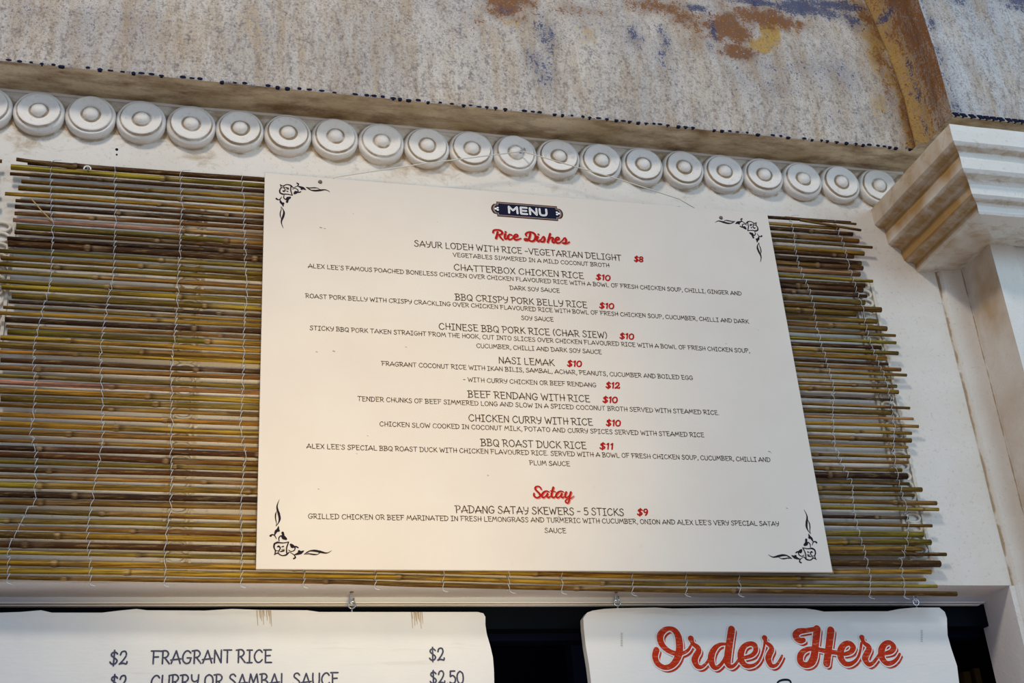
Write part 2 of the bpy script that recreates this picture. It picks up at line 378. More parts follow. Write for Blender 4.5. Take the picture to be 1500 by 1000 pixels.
# rosette frieze: each disc a turned plaster roundel
prof = [(0.0002, .0215), (.004, .0212), (.0075, .0198), (.0102, .0170), (.0112, .0140), (.0122, .0128), (.0138, .0132), (.0148, .0150), (.0165, .0152), (.020, .0156), (.0245, .0164), (.0280, .0172), (.0292, .0166), (.0298, .0148), (.0304, .0132), (.0316, .0134), (.0336, .0126), (.0350, .0102), (.0357, .0070), (.0357, .0030), (.0350, -.001)]
bpx = [58, 133, 208, 283, 350, 424, 491, 558, 627, 692, 752, 819, 883, 943, 1002, 1062, 1119, 1177, 1230, 1282]
bx = [-0.6047, -0.5337, -0.4627, -0.3917] + [-0.3207 + i * 0.07100 for i in range(20)]
fz = MB(); fz.box((XL, WY - 0.0025, 0.7175), (1.09, WY + 0.003, 0.7225))
frieze = setprops(fz.build('trim_2', M_bead, None, colors=[(0.1, 0, 0)] * len(fz.v)), 'row of round plaster rosettes with domed centres under the overhang', kind='structure')
rnd = random.Random(5)
for x in bx:
    b = MB(); zc = 0.6812 + rnd.uniform(-.001, .001); ds = rnd.uniform(.1, .5)
    tx, tz = rnd.uniform(-.05, .05), rnd.uniform(-.05, .05)
    b.lathe(prof, (0, 0, 0), n=40)
    nv = []; cl = []
    for (vx, vy, vz) in b.v:
        r = math.hypot(vx, vz); yy = vy + tx * vx + tz * vz if r < .031 else vy
        w_ = 1 + 0.015 * fbm(vx*40 + x*9, vz*40)
        nv.append((x + vx * w_, WY + yy + 0.0006 * fbm(vx*90 + x*30, vz*90), zc + vz * w_))
        g = 0.0
        if .0105 < r < .0145 or .0285 < r < .0309: g = .75
        if r > .0355: g = .3
        if r < 0.028: g += 0.42 * max(0, fbm(vx*60 + x*50, vz*60))
        cl.append((g * (0.75 + ds) + 0.6 * ds * max(0, fbm(vx*40, vz*40 + x*9)), 0, 0))
    b.v = nv
    b.build('rosette', M_bead, frieze, smooth=True, colors=cl)

# ------------------------------------------------------------------ pilaster and capital
XS = 1.155; K = 1.2259
steps = [(1.0114, .6396), (1.0110, .628), (1.0118, .610), (1.0165, .605), (1.027, .603), (1.0300, .598), (1.0285, .590), (1.0295, .574), (1.034, .569), (1.046, .567), (1.0515, .562), (1.0505, .556), (1.052, .544), (1.057, .540), (1.067, .5395), (1.0705, .536), (1.0705, .526), (1.073, .5225), (1.10, .524), (1.140, .527), (1.1535, .531), (1.169, .532)]
cp = MB(); cols = []
path_n = 26
def capt(x, y, z, side, i):  # side faces: golden stain deepened by shade put into the colour
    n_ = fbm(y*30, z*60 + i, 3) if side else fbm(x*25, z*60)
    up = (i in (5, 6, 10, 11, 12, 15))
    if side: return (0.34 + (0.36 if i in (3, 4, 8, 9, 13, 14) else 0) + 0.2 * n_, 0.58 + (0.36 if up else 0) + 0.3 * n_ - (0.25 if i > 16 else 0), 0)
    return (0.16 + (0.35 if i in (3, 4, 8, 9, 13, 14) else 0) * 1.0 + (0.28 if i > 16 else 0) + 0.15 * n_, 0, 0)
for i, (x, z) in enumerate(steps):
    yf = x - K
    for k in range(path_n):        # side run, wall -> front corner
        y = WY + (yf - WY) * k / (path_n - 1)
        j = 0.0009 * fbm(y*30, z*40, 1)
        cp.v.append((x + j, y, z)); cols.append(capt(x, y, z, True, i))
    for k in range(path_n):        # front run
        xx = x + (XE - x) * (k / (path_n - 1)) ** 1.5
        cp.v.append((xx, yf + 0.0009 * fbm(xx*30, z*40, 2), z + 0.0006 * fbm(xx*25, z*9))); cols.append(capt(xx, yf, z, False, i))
n = 2 * path_n
for i in range(len(steps) - 1):
    for k in range(n - 1):
        if k == path_n - 1: continue
        cp.f.append((i*n+k, i*n+k+1, (i+1)*n+k+1, (i+1)*n+k))
# top of the capital
cp.v += [(1.0114, WY, .6396), (1.0114, 1.0114 - K, .6396), (XE, 1.0114 - K, .6396), (XE, WY, .6396)]; cols += [(0.2, 0, 0)] * 4
b0 = len(cp.v) - 4; cp.f.append((b0, b0+1, b0+2, b0+3))
def shaftt(x, y, z): return (0.18 + 0.25 * max(0, fbm(y*20, z*8, 3)), 0.33 + 0.45 * max(0, blob(y, z, -0.02, 0.46, .05, .08)), 0)
sh, c1 = grid(lin(WY, -0.058, 24), lin(-0.9, 0.535, 160), lambda u, v: (XS + 0.0006 * fbm(u*20, v*20), u, v), shaftt)
c2 = []
def frontt(x, y, z):
    r = 0.05 + 0.5 * max(0, 1 - abs(x - XS - 0.045) / 0.006); return (r, 0, 0)
f2, c2 = grid(lin(XS, XE, 60), lin(-0.9, 0.535, 80), lambda u, v: (u, -0.058 + (0.004 if u - XS > 0.045 else 0), v), frontt)
pil = setprops(sh.build('trim_3', M_shaft, None, smooth=True, colors=c1), 'limewashed pilaster with stepped capital right of the blind', kind='structure')
f2.build('front_face', M_cap, pil, colors=c2)
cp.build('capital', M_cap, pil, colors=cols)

# ------------------------------------------------------------------ carved strips on the wall behind the reeds
def strip(x, ztop, zbot, nm):
    s = MB(); s.box((x - .019, WY - .004, zbot), (x - .015, WY + .002, ztop)); s.box((x + .015, WY - .004, zbot), (x + .019, WY + .002, ztop))
    o = setprops(s.build(nm, M_strip, None), 'carved chain moulding on the wall behind the bamboo blind', kind='structure')
    z = ztop - .012; i = 0
    me = None
    while z > zbot + .006:
        if me is None:
            b = MB(); pts = [(.0115*math.cos(a*math.pi/6), 0, .0072*math.sin(a*math.pi/6)) for a in range(12)]
            b.tube(pts, .0024, 6, closed=True); c = b.build('link', M_strip, o, smooth=True); me = c.data
            for v in me.vertices: v.co.z -= Z0
        else:
            c = bpy.data.objects.new('link', me); C.objects.link(c); c.parent = o
        c.location = (x, WY - .003, z + Z0)
        z -= .0165
M_strip = plain('carved_cream_plaster', (0.66, 0.60, 0.50), 0.7)
strip(-0.098, 0.545, 0.005, 'trim_4'); strip(-0.352, 0.50, 0.005, 'trim_5'); strip(0.962, 0.50, 0.02, 'trim_6')

# ------------------------------------------------------------------ serving hatch: head rail, frame, dark room
wn = MB(); wn.box((XL, YT - .002, -0.0165), (1.1015, YT + .02, ZB + .0005))
win = setprops(wn.build('window_1', M_alu, None), 'dark open serving hatch with pale head rail below the blind', kind='structure')
b = MB(); b.box((XL, YT - .006, -0.0186), (1.097, YT + .018, -0.0165)); b.build('window_bead', M_alu2, win)
b = MB(); b.box((XL, YT - .004, -0.0212), (1.09, YT + .018, -0.0200)); b.build('window_bead', M_alu2, win)
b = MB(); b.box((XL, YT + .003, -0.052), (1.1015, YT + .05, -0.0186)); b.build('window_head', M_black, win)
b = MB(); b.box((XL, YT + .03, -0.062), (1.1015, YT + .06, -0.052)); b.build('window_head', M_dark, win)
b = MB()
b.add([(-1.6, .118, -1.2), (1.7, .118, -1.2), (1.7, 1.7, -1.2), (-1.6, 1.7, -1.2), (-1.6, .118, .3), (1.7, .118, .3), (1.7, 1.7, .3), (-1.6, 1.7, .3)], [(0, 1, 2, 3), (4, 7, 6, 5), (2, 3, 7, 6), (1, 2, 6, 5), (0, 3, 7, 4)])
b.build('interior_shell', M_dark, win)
def back_post(px0, px1, y, mat, name, label, cat, z0=-1.2, z1=.28, py=960):
    x0, _ = atY(px0, py, y); x1, _ = atY(px1, py, y)
    b = MB(); b.box((x0, y, z0), (x1, y + .04, z1)); o = b.build(name, mat, None); return setprops(o, label, cat)
back_post(838, 862, 0.7, M_navyp, 'interior_column', 'dim navy blue column inside the dark hatch left of the Order Here board', 'column')
xa, za = atY(1411, 985, 0.5); xb, _ = atY(1421, 985, 0.5); xc, _ = atY(1428, 985, .5); xd, _ = atY(1436, 985, .5)
b = MB(); b.box((xa, .5, -1.2), (xb, .53, za + .002)); setprops(b.build('wooden_post', M_brownpost, None), 'dim brown wooden post inside the hatch, nearer the Order Here board', 'post')
b = MB(); b.box((xc, .5, -1.2), (xd, .53, za + .008)); setprops(b.build('wooden_post', M_brownpost, None), 'dim brown wooden post inside the hatch, nearer the right jamb', 'post')

# ------------------------------------------------------------------ bamboo blinds
def lerp(a, b, t): return a + (b - a) * t
GOLD = (0.44, 0.26, 0.022); TAN = (0.29, 0.155, 0.030); OLIVE = (0.17, 0.098, 0.008); BRN = (0.085, 0.030, 0.006); DRK = (0.022, 0.008, 0.004); PALE = (0.46, 0.31, 0.17)
def reed(parent, x0, x1, zf, r0, r1, y, rnd, tone, bigend=False):
    L = x1 - x0; nseg = max(10, int(L / 0.022))
    xs = [x0 + L * i / nseg for i in range(nseg + 1)]
    nodes = []; q = x0 + rnd.uniform(.05, .3)
    while q < x1 - .03: nodes.append(q); q += rnd.uniform(.20, .42)
    for q in nodes: xs += [q - .006, q - .002, q + .0005, q + .004, q + .012]
    xs = sorted(v for v in xs if x0 <= v <= x1)
    pts = []; rs = []; cs = []; ph = rnd.uniform(0, 99); am = rnd.uniform(.0006, .0018)
    segc = [tone[rnd.randrange(len(tone))] for _ in range(len(nodes) + 1)]
    segc = [tuple(c * rnd.uniform(.8, 1.2) for c in s) for s in segc]
    main = segc[0]; segc = [tuple(lerp(main[k], s[k], .6) for k in range(3)) for s in segc]
    for xx in xs:
        t = (xx - x0) / L; r = lerp(r0, r1, t); c = segc[sum(q < xx for q in nodes)]
        for q in nodes:
            d = xx - q
            if -.003 <= d <= .001: r *= 1.22; c = tuple(lerp(c[k], PALE[k], .55) for k in range(3))
            elif .001 < d < .006: r *= 1.06; c = tuple(v * .35 for v in c)
            elif .006 <= d < .03: c = tuple(lerp(c[k], PALE[k], .3) for k in range(3))
        v = 1 + .28 * fbm(xx * 9 + ph, 1.7); c = tuple(max(.004, k * v) for k in c)
        pts.append((xx, y + am * .5 * fbm(xx*3 + ph, 5), zf(t) + am * 1.3 * fbm(xx*2.2 + ph, 2.2))); rs.append(r); cs += [c] * 8
    m = MB(); m.tube(pts, rs, 8)
    return m.build('reed', M_reed, parent, smooth=True, colors=cs), pts, rs

def interp(pts, z):     # pts (x, z) descending z
    for (xa, za), (xb, zb) in zip(pts, pts[1:]):
        if zb <= z <= za: return xa + (xb - xa) * (za - z) / max(1e-6, za - zb)
    return pts[0][0] if z > pts[0][1] else pts[-1][0]
YB = 0.0165
blind = thing('bamboo_blind', 'wide split reed blind hung on the wall behind the cream menu board', 'blind', (0.32, YB, -0.03))
rnd = random.Random(11)
NR = 58; RE = []
zs_l = []; z = 0.5905
for k in range(NR):
    zs_l.append(z); z -= rnd.uniform(.0078, .0122)
sc_ = (0.5905 + 0.0070) / (zs_l[0] - zs_l[-1]); zs_l = [0.5905 - (0.5905 - q) * sc_ for q in zs_l]
for k, zl in enumerate(zs_l):
    f = k / (NR - 1)
    zr = zl + lerp(.009, -.0185, f ** 1.6) + rnd.uniform(-.002, .002)
    if k == 0: zr = .600
    rr = rnd.uniform(.0029, .0042) * (1.1 if rnd.random() < .15 else 1)
    ra, rb = (rr * 1.12, rr * .72) if rnd.random() < .5 else (rr * .75, rr * 1.1)
    x0 = max(-.3515, lerp(-0.340, -0.336, f) + rnd.uniform(-.010, .014) - (.02 if (k % 9 == 5) else 0))
    x1 = .978 + rnd.uniform(-.022, .022) + (.012 if k % 7 == 3 else 0) + lerp(-.01, .008, f)
    u = rnd.random() + f * 0.35
    tone = [DRK, BRN, BRN] if u < .27 else [BRN, OLIVE, TAN] if u < .62 else [OLIVE, GOLD, TAN] if u < .85 else [GOLD, GOLD, OLIVE]
    if k in (2, 7, 12, 21, 30, 41, 47): tone = [DRK, BRN, DRK]
    if k in (9, 33): tone = [PALE, TAN, GOLD]
    if k in (NR - 5,): ra, rb = .0040, .0052; tone = [BRN]
    bow = rnd.uniform(-.0016, .0016)
    sag = lambda t, a=zl, b_=zr, f_=f, bw=bow: lerp(a, b_, t) + bw * math.sin(math.pi * t) - .0035 * f_ * math.sin(math.pi * max(0, (t - .35) / .65)) * 1.0
    o, pts, rs = reed(blind, x0, x1, sag, ra, rb, YB + rnd.uniform(-.001, .001), rnd, tone)
    RE.append((pts, rs))
# a few thin offcuts wedged between the reeds at the top left and right
for (px, py, qx, qy, r) in ((24, 233, 110, 244, .0028), (1172, 322, 1262, 336, .0022), (1150, 318, 1255, 327, .002)):
    a = atY(px, py, .008); b_ = atY(qx, qy, .010); m = MB(); m.tube([(lerp(a[0], b_[0], t/6), .0085 + .004 * t / 6, lerp(a[1], b_[1], t/6)) for t in range(7)], r, 8)
    m.build('reed', M_reed, blind, smooth=True, colors=[(.20, .11, .03)] * len(m.v))

def zofk(pts, x):
    for p, q in zip(pts, pts[1:]):
        if p[0] <= x <= q[0]: return lerp(p[2], q[2], (x - p[0]) / (q[0] - p[0] + 1e-9)), lerp(p[1], q[1], .5)
    return None
def cord(parent, wp, RE_, seed):
    rnd = random.Random(seed); A = []; B = []
    for k, (pts, rs) in enumerate(RE_):
        zc = pts[0][2]
        xx = interp(wp, pts[len(pts)//2][2])
        r = zofk(pts, xx)
        if r is None: continue
        z, y = r; xx = interp(wp, z)
        R = sum(rs) / len(rs) * 1.12 + .0007; s = .0016 * (1 if rnd.random() < .85 else -1) + rnd.uniform(-.0006, .0006)
        A += [(xx + s, y - .001, z + R * 1.25), (xx + s * .6, y - R * .92, z + R * .6), (xx, y - R * 1.08, z), (xx - s * .6, y - R * .92, z - R * .6), (xx - s, y - .001, z - R * 1.25)]
        B += [(xx - s, y - .0015, z + R * 1.25), (xx - s * .5, y + R * .9, z + R * .6), (xx, y + R * 1.05, z), (xx + s * .5, y + R * .9, z - R * .6), (xx + s, y - .0015, z - R * 1.25)]
    m = MB()
    for L in (A, B): m.tube(L, .00036, 5)
    a0 = A[-1]
    m.tube([a0, (a0[0] + .002, a0[1] - .002, a0[2] - .003), (a0[0] + .007, a0[1] - .003, a0[2] - .0045)], .0004, 5)
    a0 = A[1]
    if seed % 2: m.tube([a0, (a0[0] + .004, a0[1] - .002, a0[2] + .0005), (a0[0] + .012, a0[1] - .0025, a0[2] + .001)], .0005, 5)
    m.build('cord', M_cord, parent, smooth=True)
W = [
 [(75,240),(75,287),(77,322),(77,350),(76,394),(72,420),(65,441),(57,476),(50,500),(49,533),(52,560),(50,597),(45,629),(53,667),(51,733),(42,740),(29,768),(12,800),(12,848)],
 [(168,245),(170,290),(167,400),(160,430),(153,470),(147,515),(150,587),(151,640),(139,707),(133,745),(128,773),(131,813),(133,848)],
 [(265,252),(267,300),(262,400),(260,440),(258,475),(251,533),(252,600),(251,653),(252,701),(250,741),(244,781),(242,800),(242,848)],
 [(355,256),(358,300),(360,390),(362,420),(358,480),(357,540),(355,590),(352,625),(360,660),(355,715),(353,745),(355,800),(354,848)],
 [(462,262),(450,600),(446,852)], [(560,270),(550,600),(551,857)], [(655,277),(650,861)], [(745,284),(746,865)], [(830,290),(824,862)], [(910,296),(928,866)], [(985,302),(1007,869)], [(1070,310),(1085,872)],
 [(1159,315),(1163,333),(1166,360),(1172,387),(1180,408),(1187,422),(1193,446),(1199,482),(1207,509),(1215,538),(1223,565),(1221,610),(1224,650),(1232,672),(1241,690),(1250,706),(1251,736),(1255,760),(1261,784),(1269,808),(1273,826),(1277,845),(1275,861),(1277,874)],
 [(1225,325),(1231,341),(1239,360),(1244,384),(1255,419),(1265,451),(1275,495),(1287,527),(1298,551),(1307,583),(1311,615),(1311,669),(1319,706),(1328,738),(1332,765),(1330,792),(1322,821),(1325,848),(1327,874)]]
for i, wpx in enumerate(W):
    cord(blind, [atY(a, b_, .010) for a, b_ in wpx], RE, i + 1)
a = atY(45, 291, .008); b_ = atY(76, 323, .010)
m = MB(); m.tube([(a[0], .006, a[1]), ((a[0]+b_[0])/2, .009, (a[1]+b_[1])/2 - .001), (b_[0], .011, b_[1])], .0009, 6); m.build('loose_straw', M_straw, blind)

blind2 = thing('bamboo_blind', 'neighbouring reed blind of which only the ends show at the left edge', 'blind', (-.6, YB, -0.03))
rnd = random.Random(21); z = .588; RE2 = []
while z > -.01:
    rr = rnd.uniform(.0028, .0042); x1 = -0.362 + rnd.uniform(-.010, .006)
    tone = [[DRK, BRN], [BRN, OLIVE], [OLIVE, TAN]][rnd.randrange(3)]
    o, pts, rs = reed(blind2, XL + .05, x1, lambda t, a=z: a - .004 * (1 - t) * 0, rr, rr * .9, YB + rnd.uniform(-.001, .001), rnd, tone)
    RE2.append((pts, rs)); z -= rnd.uniform(.0085, .0115)
cord(blind2, [(-.45, .6), (-.45, -.02)], RE2, 40); cord(blind2, [(-.6, .6), (-.6, -.02)], RE2, 41)

# small white cup hook poking through the top reeds
a = atY(128, 247, .005)
t_ = thing('cup_hook', 'small white cup hook poking between the top reeds at the left', 'hook', (a[0], .004, a[1] - .004))
m = MB(); m.tube([(a[0] + .0045*math.cos(q), .004, a[1] - .001 + .0045*math.sin(q)) for q in [math.pi * k / 10 for k in range(-1, 12)]], .0011, 8); m.tube([(a[0], .004, a[1] + .0035), (a[0], .014, a[1] + .0035)], .0011, 8)
m.build('hook', plain('white_enamel', (.8, .8, .78), .4), t_, smooth=True)
for (px, py, r) in ((171, 219, .0021), (171, 226.5, .0013)):
    a = atY(px, py, WY); m = MB(); m.lathe([(r*.1, .0012), (r*.7, .0014), (r, .0006), (r, -.002)], (a[0], WY, a[1]), n=12)
    m.build('screw_hole', M_hole, wall_back)

# ------------------------------------------------------------------ strokes and lettering
def catmull(pts, ws, n=5):
    out = []; wo_ = []
    m = len(pts)
    for i in range(m - 1):
        p0 = pts[max(i-1, 0)]; p1 = pts[i]; p2 = pts[i+1]; p3 = pts[min(i+2, m-1)]
        for k in range(n):
            t = k / n; t2 = t*t; t3 = t2*t
            out.append(tuple(.5 * (2*p1[j] + (p2[j]-p0[j])*t + (2*p0[j]-5*p1[j]+4*p2[j]-p3[j])*t2 + (3*p1[j]-p0[j]-3*p2[j]+p3[j])*t3) for j in (0, 1)))
            wo_.append(ws[i] + (ws[i+1] - ws[i]) * t)
    out.append(pts[-1]); wo_.append(ws[-1]); return out, wo_
LAY = [0]
def stroke(mb, pts, ws, y, cap=8):       # pts (x, z) in metres, ws full widths; laps lie a hair apart like brush strokes
    LAY[0] = (LAY[0] + 1) % 14; y = y - LAY[0] * 1.1e-5
    n = len(pts)
    vs = []; fs = []
    for i, (x, z) in enumerate(pts):
        a = pts[max(i-1, 0)]; b = pts[min(i+1, n-1)]
        dx, dz = b[0]-a[0], b[1]-a[1]; l = math.hypot(dx, dz) or 1; nx, nz = -dz/l, dx/l; h = ws[i] / 2
        yy = y - i * 1.5e-6; vs += [(x + nx*h, yy, z + nz*h), (x - nx*h, yy, z - nz*h)]
    for i in range(n - 1): fs.append((2*i, 2*i+2, 2*i+3, 2*i+1))
    mb.add(vs, fs)
    for i in (0, n-1):
        x, z = pts[i]; h = ws[i] / 2; y -= 4e-6 + (n - 1) * 1.5e-6 * (i > 0)
        mb.add([(x + h*math.cos(2*math.pi*k/cap), y, z + h*math.sin(2*math.pi*k/cap)) for k in range(cap)], [tuple(range(cap))])
def polyl(mb, pts, w_, y):               # straight strokes with round joints
    for a, b in zip(pts, pts[1:]): stroke(mb, [a, b], [w_, w_], y, 6)
G = {
'A': (.74, ['0,0 .38,1 .74,0', '-.04,.27 .8,.36']), 'B': (.62, ['.1,1 .1,0', '~-.08,.98 .35,1.02 .53,.8 .38,.58 .1,.52', '~.1,.52 .42,.5 .62,.27 .42,.03 -.04,0']),
'C': (.68, ['~.66,.8 .5,.98 .27,.95 .06,.68 .03,.35 .22,.04 .48,.02 .68,.22']), 'D': (.70, ['.1,.98 .1,0', '~-.1,.98 .35,.98 .64,.76 .68,.42 .5,.1 .2,0 0,0']),
'E': (.60, ['.1,1 .1,0', '-.06,1 .58,1', '.1,.53 .5,.55', '.1,0 .62,0']), 'F': (.58, ['.1,1 .1,0', '-.1,1 .6,1', '.1,.52 .5,.54']),
'G': (.70, ['~.66,.82 .46,.99 .22,.93 .03,.6 .07,.2 .33,0 .6,.1 .68,.42', '.38,.44 .72,.43']), 'H': (.64, ['.08,1 .08,0', '.58,1 .58,0', '.08,.48 .72,.48']),
'I': (.44, ['.22,1 .22,0', '0,1 .44,1', '0,0 .44,0']), 'K': (.62, ['.08,1 .08,0', '.58,1 .1,.42', '.22,.55 .66,0']), 'L': (.56, ['.08,1 .08,0 .58,0']),
'M': (.84, ['0,0 .16,1 .40,.3 .68,1 .84,0']), 'N': (.64, ['.04,0 .06,1 .6,0 .6,1']), 'O': (.70, ['~.35,1 .1,.84 .02,.5 .12,.14 .36,0 .6,.14 .69,.5 .6,.86 .35,1']),
'P': (.58, ['.1,1 .1,0', '~-.1,.98 .35,1.02 .58,.78 .42,.5 .1,.44']), 'Q': (.72, ['~.35,1 .1,.84 .02,.5 .12,.14 .36,0 .6,.14 .69,.5 .6,.86 .35,1', '.4,.3 .7,-.08']),
'R': (.64, ['.1,1 .1,0', '~-.1,.98 .35,1.02 .56,.78 .42,.52 .1,.46', '.28,.46 .66,0']), 'S': (.56, ['~.54,.84 .38,1 .14,.94 .08,.72 .3,.54 .54,.3 .4,.02 .14,0 0,.18']),
'T': (.62, ['-.02,1 .64,1', '.3,1 .3,0']), 'U': (.62, ['~.05,1 .04,.45 .14,.06 .36,0 .54,.14 .6,.5 .6,1']), 'V': (.66, ['0,1 .34,0 .66,1']),
'W': (.92, ['0,1 .24,0 .46,.75 .68,0 .92,1']), 'X': (.62, ['0,1 .62,0', '.6,1 .02,0']), 'Y': (.60, ['~.02,1 .06,.62 .28,.46 .54,.58', '~.6,1 .56,.5 .42,.1 .14,-.02']),
',': (.14, ['~.1,.1 .12,-.02 .02,-.18']), '.': (.12, ['.05,.0 .08,.02']), "'": (.12, ['.07,1.02 .05,.8']), '-': (.36, ['0,.45 .36,.45']),
'(': (.22, ['~.22,1.05 .05,.7 .05,.3 .2,-.08']), ')': (.22, ['~.0,1.05 .17,.7 .17,.3 .02,-.08']),
'0': (.56, ['~.28,1 .06,.8 0,.45 .1,.1 .3,0 .5,.14 .56,.5 .5,.84 .28,1']), '1': (.30, ['.04,.8 .22,1 .2,0']), '2': (.56, ['~.04,.72 .14,.96 .4,1 .5,.74 .34,.4 .02,.02 .0,.02', '~.02,.04 .3,.08 .54,.02 .58,.2']),
'5': (.52, ['.5,1 .1,1 .08,.55', '~.08,.55 .32,.64 .52,.42 .48,.1 .24,0 .02,.1']), '8': (.5, ['~.25,1 .04,.86 .1,.6 .4,.42 .5,.16 .25,0 .02,.16 .1,.42 .42,.62 .46,.86 .25,1']),
'9': (.5, ['~.48,.7 .38,.96 .14,.96 .04,.7 .16,.46 .4,.5 .48,.7 .44,.3 .28,0']), '$': (.56, ['~.54,.82 .38,.95 .14,.9 .08,.7 .3,.53 .54,.3 .4,.06 .14,.05 0,.2', '.3,1.1 .28,-.1']),
}
def layout(txt, sp_=.17):
    x = 0; out = []
    for ch in txt:
        if ch == ' ': x += .34; continue
        out.append((ch, x)); x += G[ch][0] + sp_
    return out, x - sp_
def write(mb, txt, x0, x1, zc, h, w_, y, slant=0.0, jit=0.02, seed=1, cs=1.0):
    rnd = random.Random(seed); out, tot = layout(txt)
    sx = (x1 - x0) / tot
    for ch, ox in out:
        jy = rnd.uniform(-jit, jit)
        for st in G[ch][1]:
            sm = st[0] == '~'
            pts = [tuple(map(float, p.split(','))) for p in st.lstrip('~').split()]
            pts = [(x0 + (ox + p[0]) * sx + slant * (p[1] - .5) * h, zc + (p[1] - .5 + jy) * h) for p in pts]
            if sm:
                q, ww = catmull(pts, [w_] * len(pts), 3); stroke(mb, q, ww, y, 6)
            else: polyl(mb, pts, w_, y)

# ------------------------------------------------------------------ menu board
bw, bh = .7989, .594
board = thing('menu_board', 'large cream menu board with printed rice dishes hung over the reed blind', 'sign', (bw / 2, 0, 0))
m = MB(); m.box((0, 0, 0), (bw, .0045, bh))
pan = m.build('panel', M_board, board)
bv = pan.modifiers.new('bevel', 'BEVEL'); bv.width = .0006; bv.segments = 2
YI = -.0003
LN = [
('H', "SAYUR LODEH WITH RICE -VEGETARIAN DELIGHT", 607, 356, 909.6, 378, '$8', 928.4, 942.6, 379.6),
('D', "VEGETABLES SIMMERED IN A MILD COCONUT BROTH", 663.6, 373.6, 892, 388),
('H', "CHATTERBOX CHICKEN RICE", 665, 391.4, 854.4, 403.6, '$10', 872.6, 894.4, 406.4),
('D', "ALEX LEE'S FAMOUS POACHED BONELESS CHICKEN OVER CHICKEN FLAVOURED RICE WITH A BOWL OF FRESH CHICKEN SOUP, CHILLI, GINGER AND", 451.6, 388.4, 1086, 430.6),
('D', "DARK SOY SAUCE", 746.8, 421.4, 819.4, 425.6),
('H', "BBQ CRISPY PORK BELLY RICE", 667, 435, 859.4, 446.4, '$10', 877.6, 899.8, 448),
('D', "ROAST PORK BELLY WITH CRISPY CRACKLING OVER CHICKEN FLAVOURED RICE WITH BOWL OF FRESH CHICKEN SOUP, CUCUMBER, CHILLI AND DARK", 447.6, 432.4, 1096.4, 471.6),
('D', "SOY SAUCE", 763.6, 465.0, 810.4, 468),
('H', "CHINESE BBQ PORK RICE (CHAR SIEW)", 643, 477.4, 888.9, 491, '$10', 907.3, 929, 492.4),
('D', "STICKY BBQ PORK TAKEN STRAIGHT FROM THE HOOK, CUT INTO SLICES OVER CHICKEN FLAVOURED RICE WITH A BOWL OF FRESH CHICKEN SOUP,", 454, 479, 1098, 514.6),
('D', "CUCUMBER, CHILLI AND DARK SOY SAUCE", 698, 506, 880.8, 515.5),
('H', "NASI LEMAK", 730.7, 527.5, 811.4, 531, '$10', 830.4, 852.6, 532.6),
('D', "FRAGRANT COCONUT RICE WITH IKAN BILIS, SAMBAL, ACHAR, PEANUTS, CUCUMBER AND BOILED EGG", 559.2, 532, 1014.4, 553.4),
('D', "- WITH CURRY CHICKEN OR BEEF RENDANG", 678.6, 555.4, 873, 564, '$12', 887, 908.4, 564.4),
('H', "BEEF RENDANG WITH RICE", 685.6, 577.3, 863.4, 583.6, '$10', 882.4, 905, 585.4),
('D', "TENDER CHUNKS OF BEEF SIMMERED LONG AND SLOW IN A SPICED COCONUT BROTH SERVED WITH STEAMED RICE.", 524, 583, 1053, 605),
('H', "CHICKEN CURRY WITH RICE", 686.6, 611.9, 867.6, 618, '$10', 887.4, 909.6, 619.4),
('D', "CHICKEN SLOW COOKED IN COCONUT MILK, POTATO AND CURRY SPICES SERVED WITH STEAMED RICE", 556.2, 620.5, 1031, 637.2),
('H', "BBQ ROAST DUCK RICE", 704.5, 647.8, 858.2, 652.6, '$11', 878, 899.2, 653.4),
('D', "ALEX LEE'S SPECIAL BBQ ROAST DUCK WITH CHICKEN FLAVOURED RICE. SERVED WITH A BOWL OF FRESH CHICKEN SOUP, CUCUMBER, CHILLI AND", 449.4, 653.4, 1128, 673),
('D', "PLUM SAUCE", 775.7, 677.5, 834.3, 679.4),
('H', "PADANG SATAY SKEWERS - 5 STICKS", 667.4, 745.6, 913.2, 749.9, '$9', 933, 949.6, 750),
('D', "GRILLED CHICKEN OR BEEF MARINATED IN FRESH LEMONGRASS AND TURMERIC WITH CUCUMBER, ONION AND ALEX LEE'S VERY SPECIAL SATAY", 451.6, 756.4, 1140.6, 766.4),
('D', "SAUCE", 798, 776.9, 828.6, 776.9)]
for i, L in enumerate(LN):
    a = atY(L[2], L[3]); b = atY(L[4], L[5]); hgt, wd = (.0100, .00120) if L[0] == 'H' else (.0065, .00088)
    m = MB(); write(m, L[1], a[0], b[0], (a[1] + b[1]) / 2, hgt, wd, YI, 0, .03, i)
    m.build('dish_heading' if L[0] == 'H' else 'description_line', M_ink, board)
    if len(L) > 6:
        a = atY(L[7], L[9]); b = atY(L[8], L[9]); m = MB(); write(m, L[6], a[0] + .0012, b[0] - .0012, (a[1]+b[1]) / 2, .0088, .0022, YI, .18, .02, i)
        m.build('price', M_red, board)

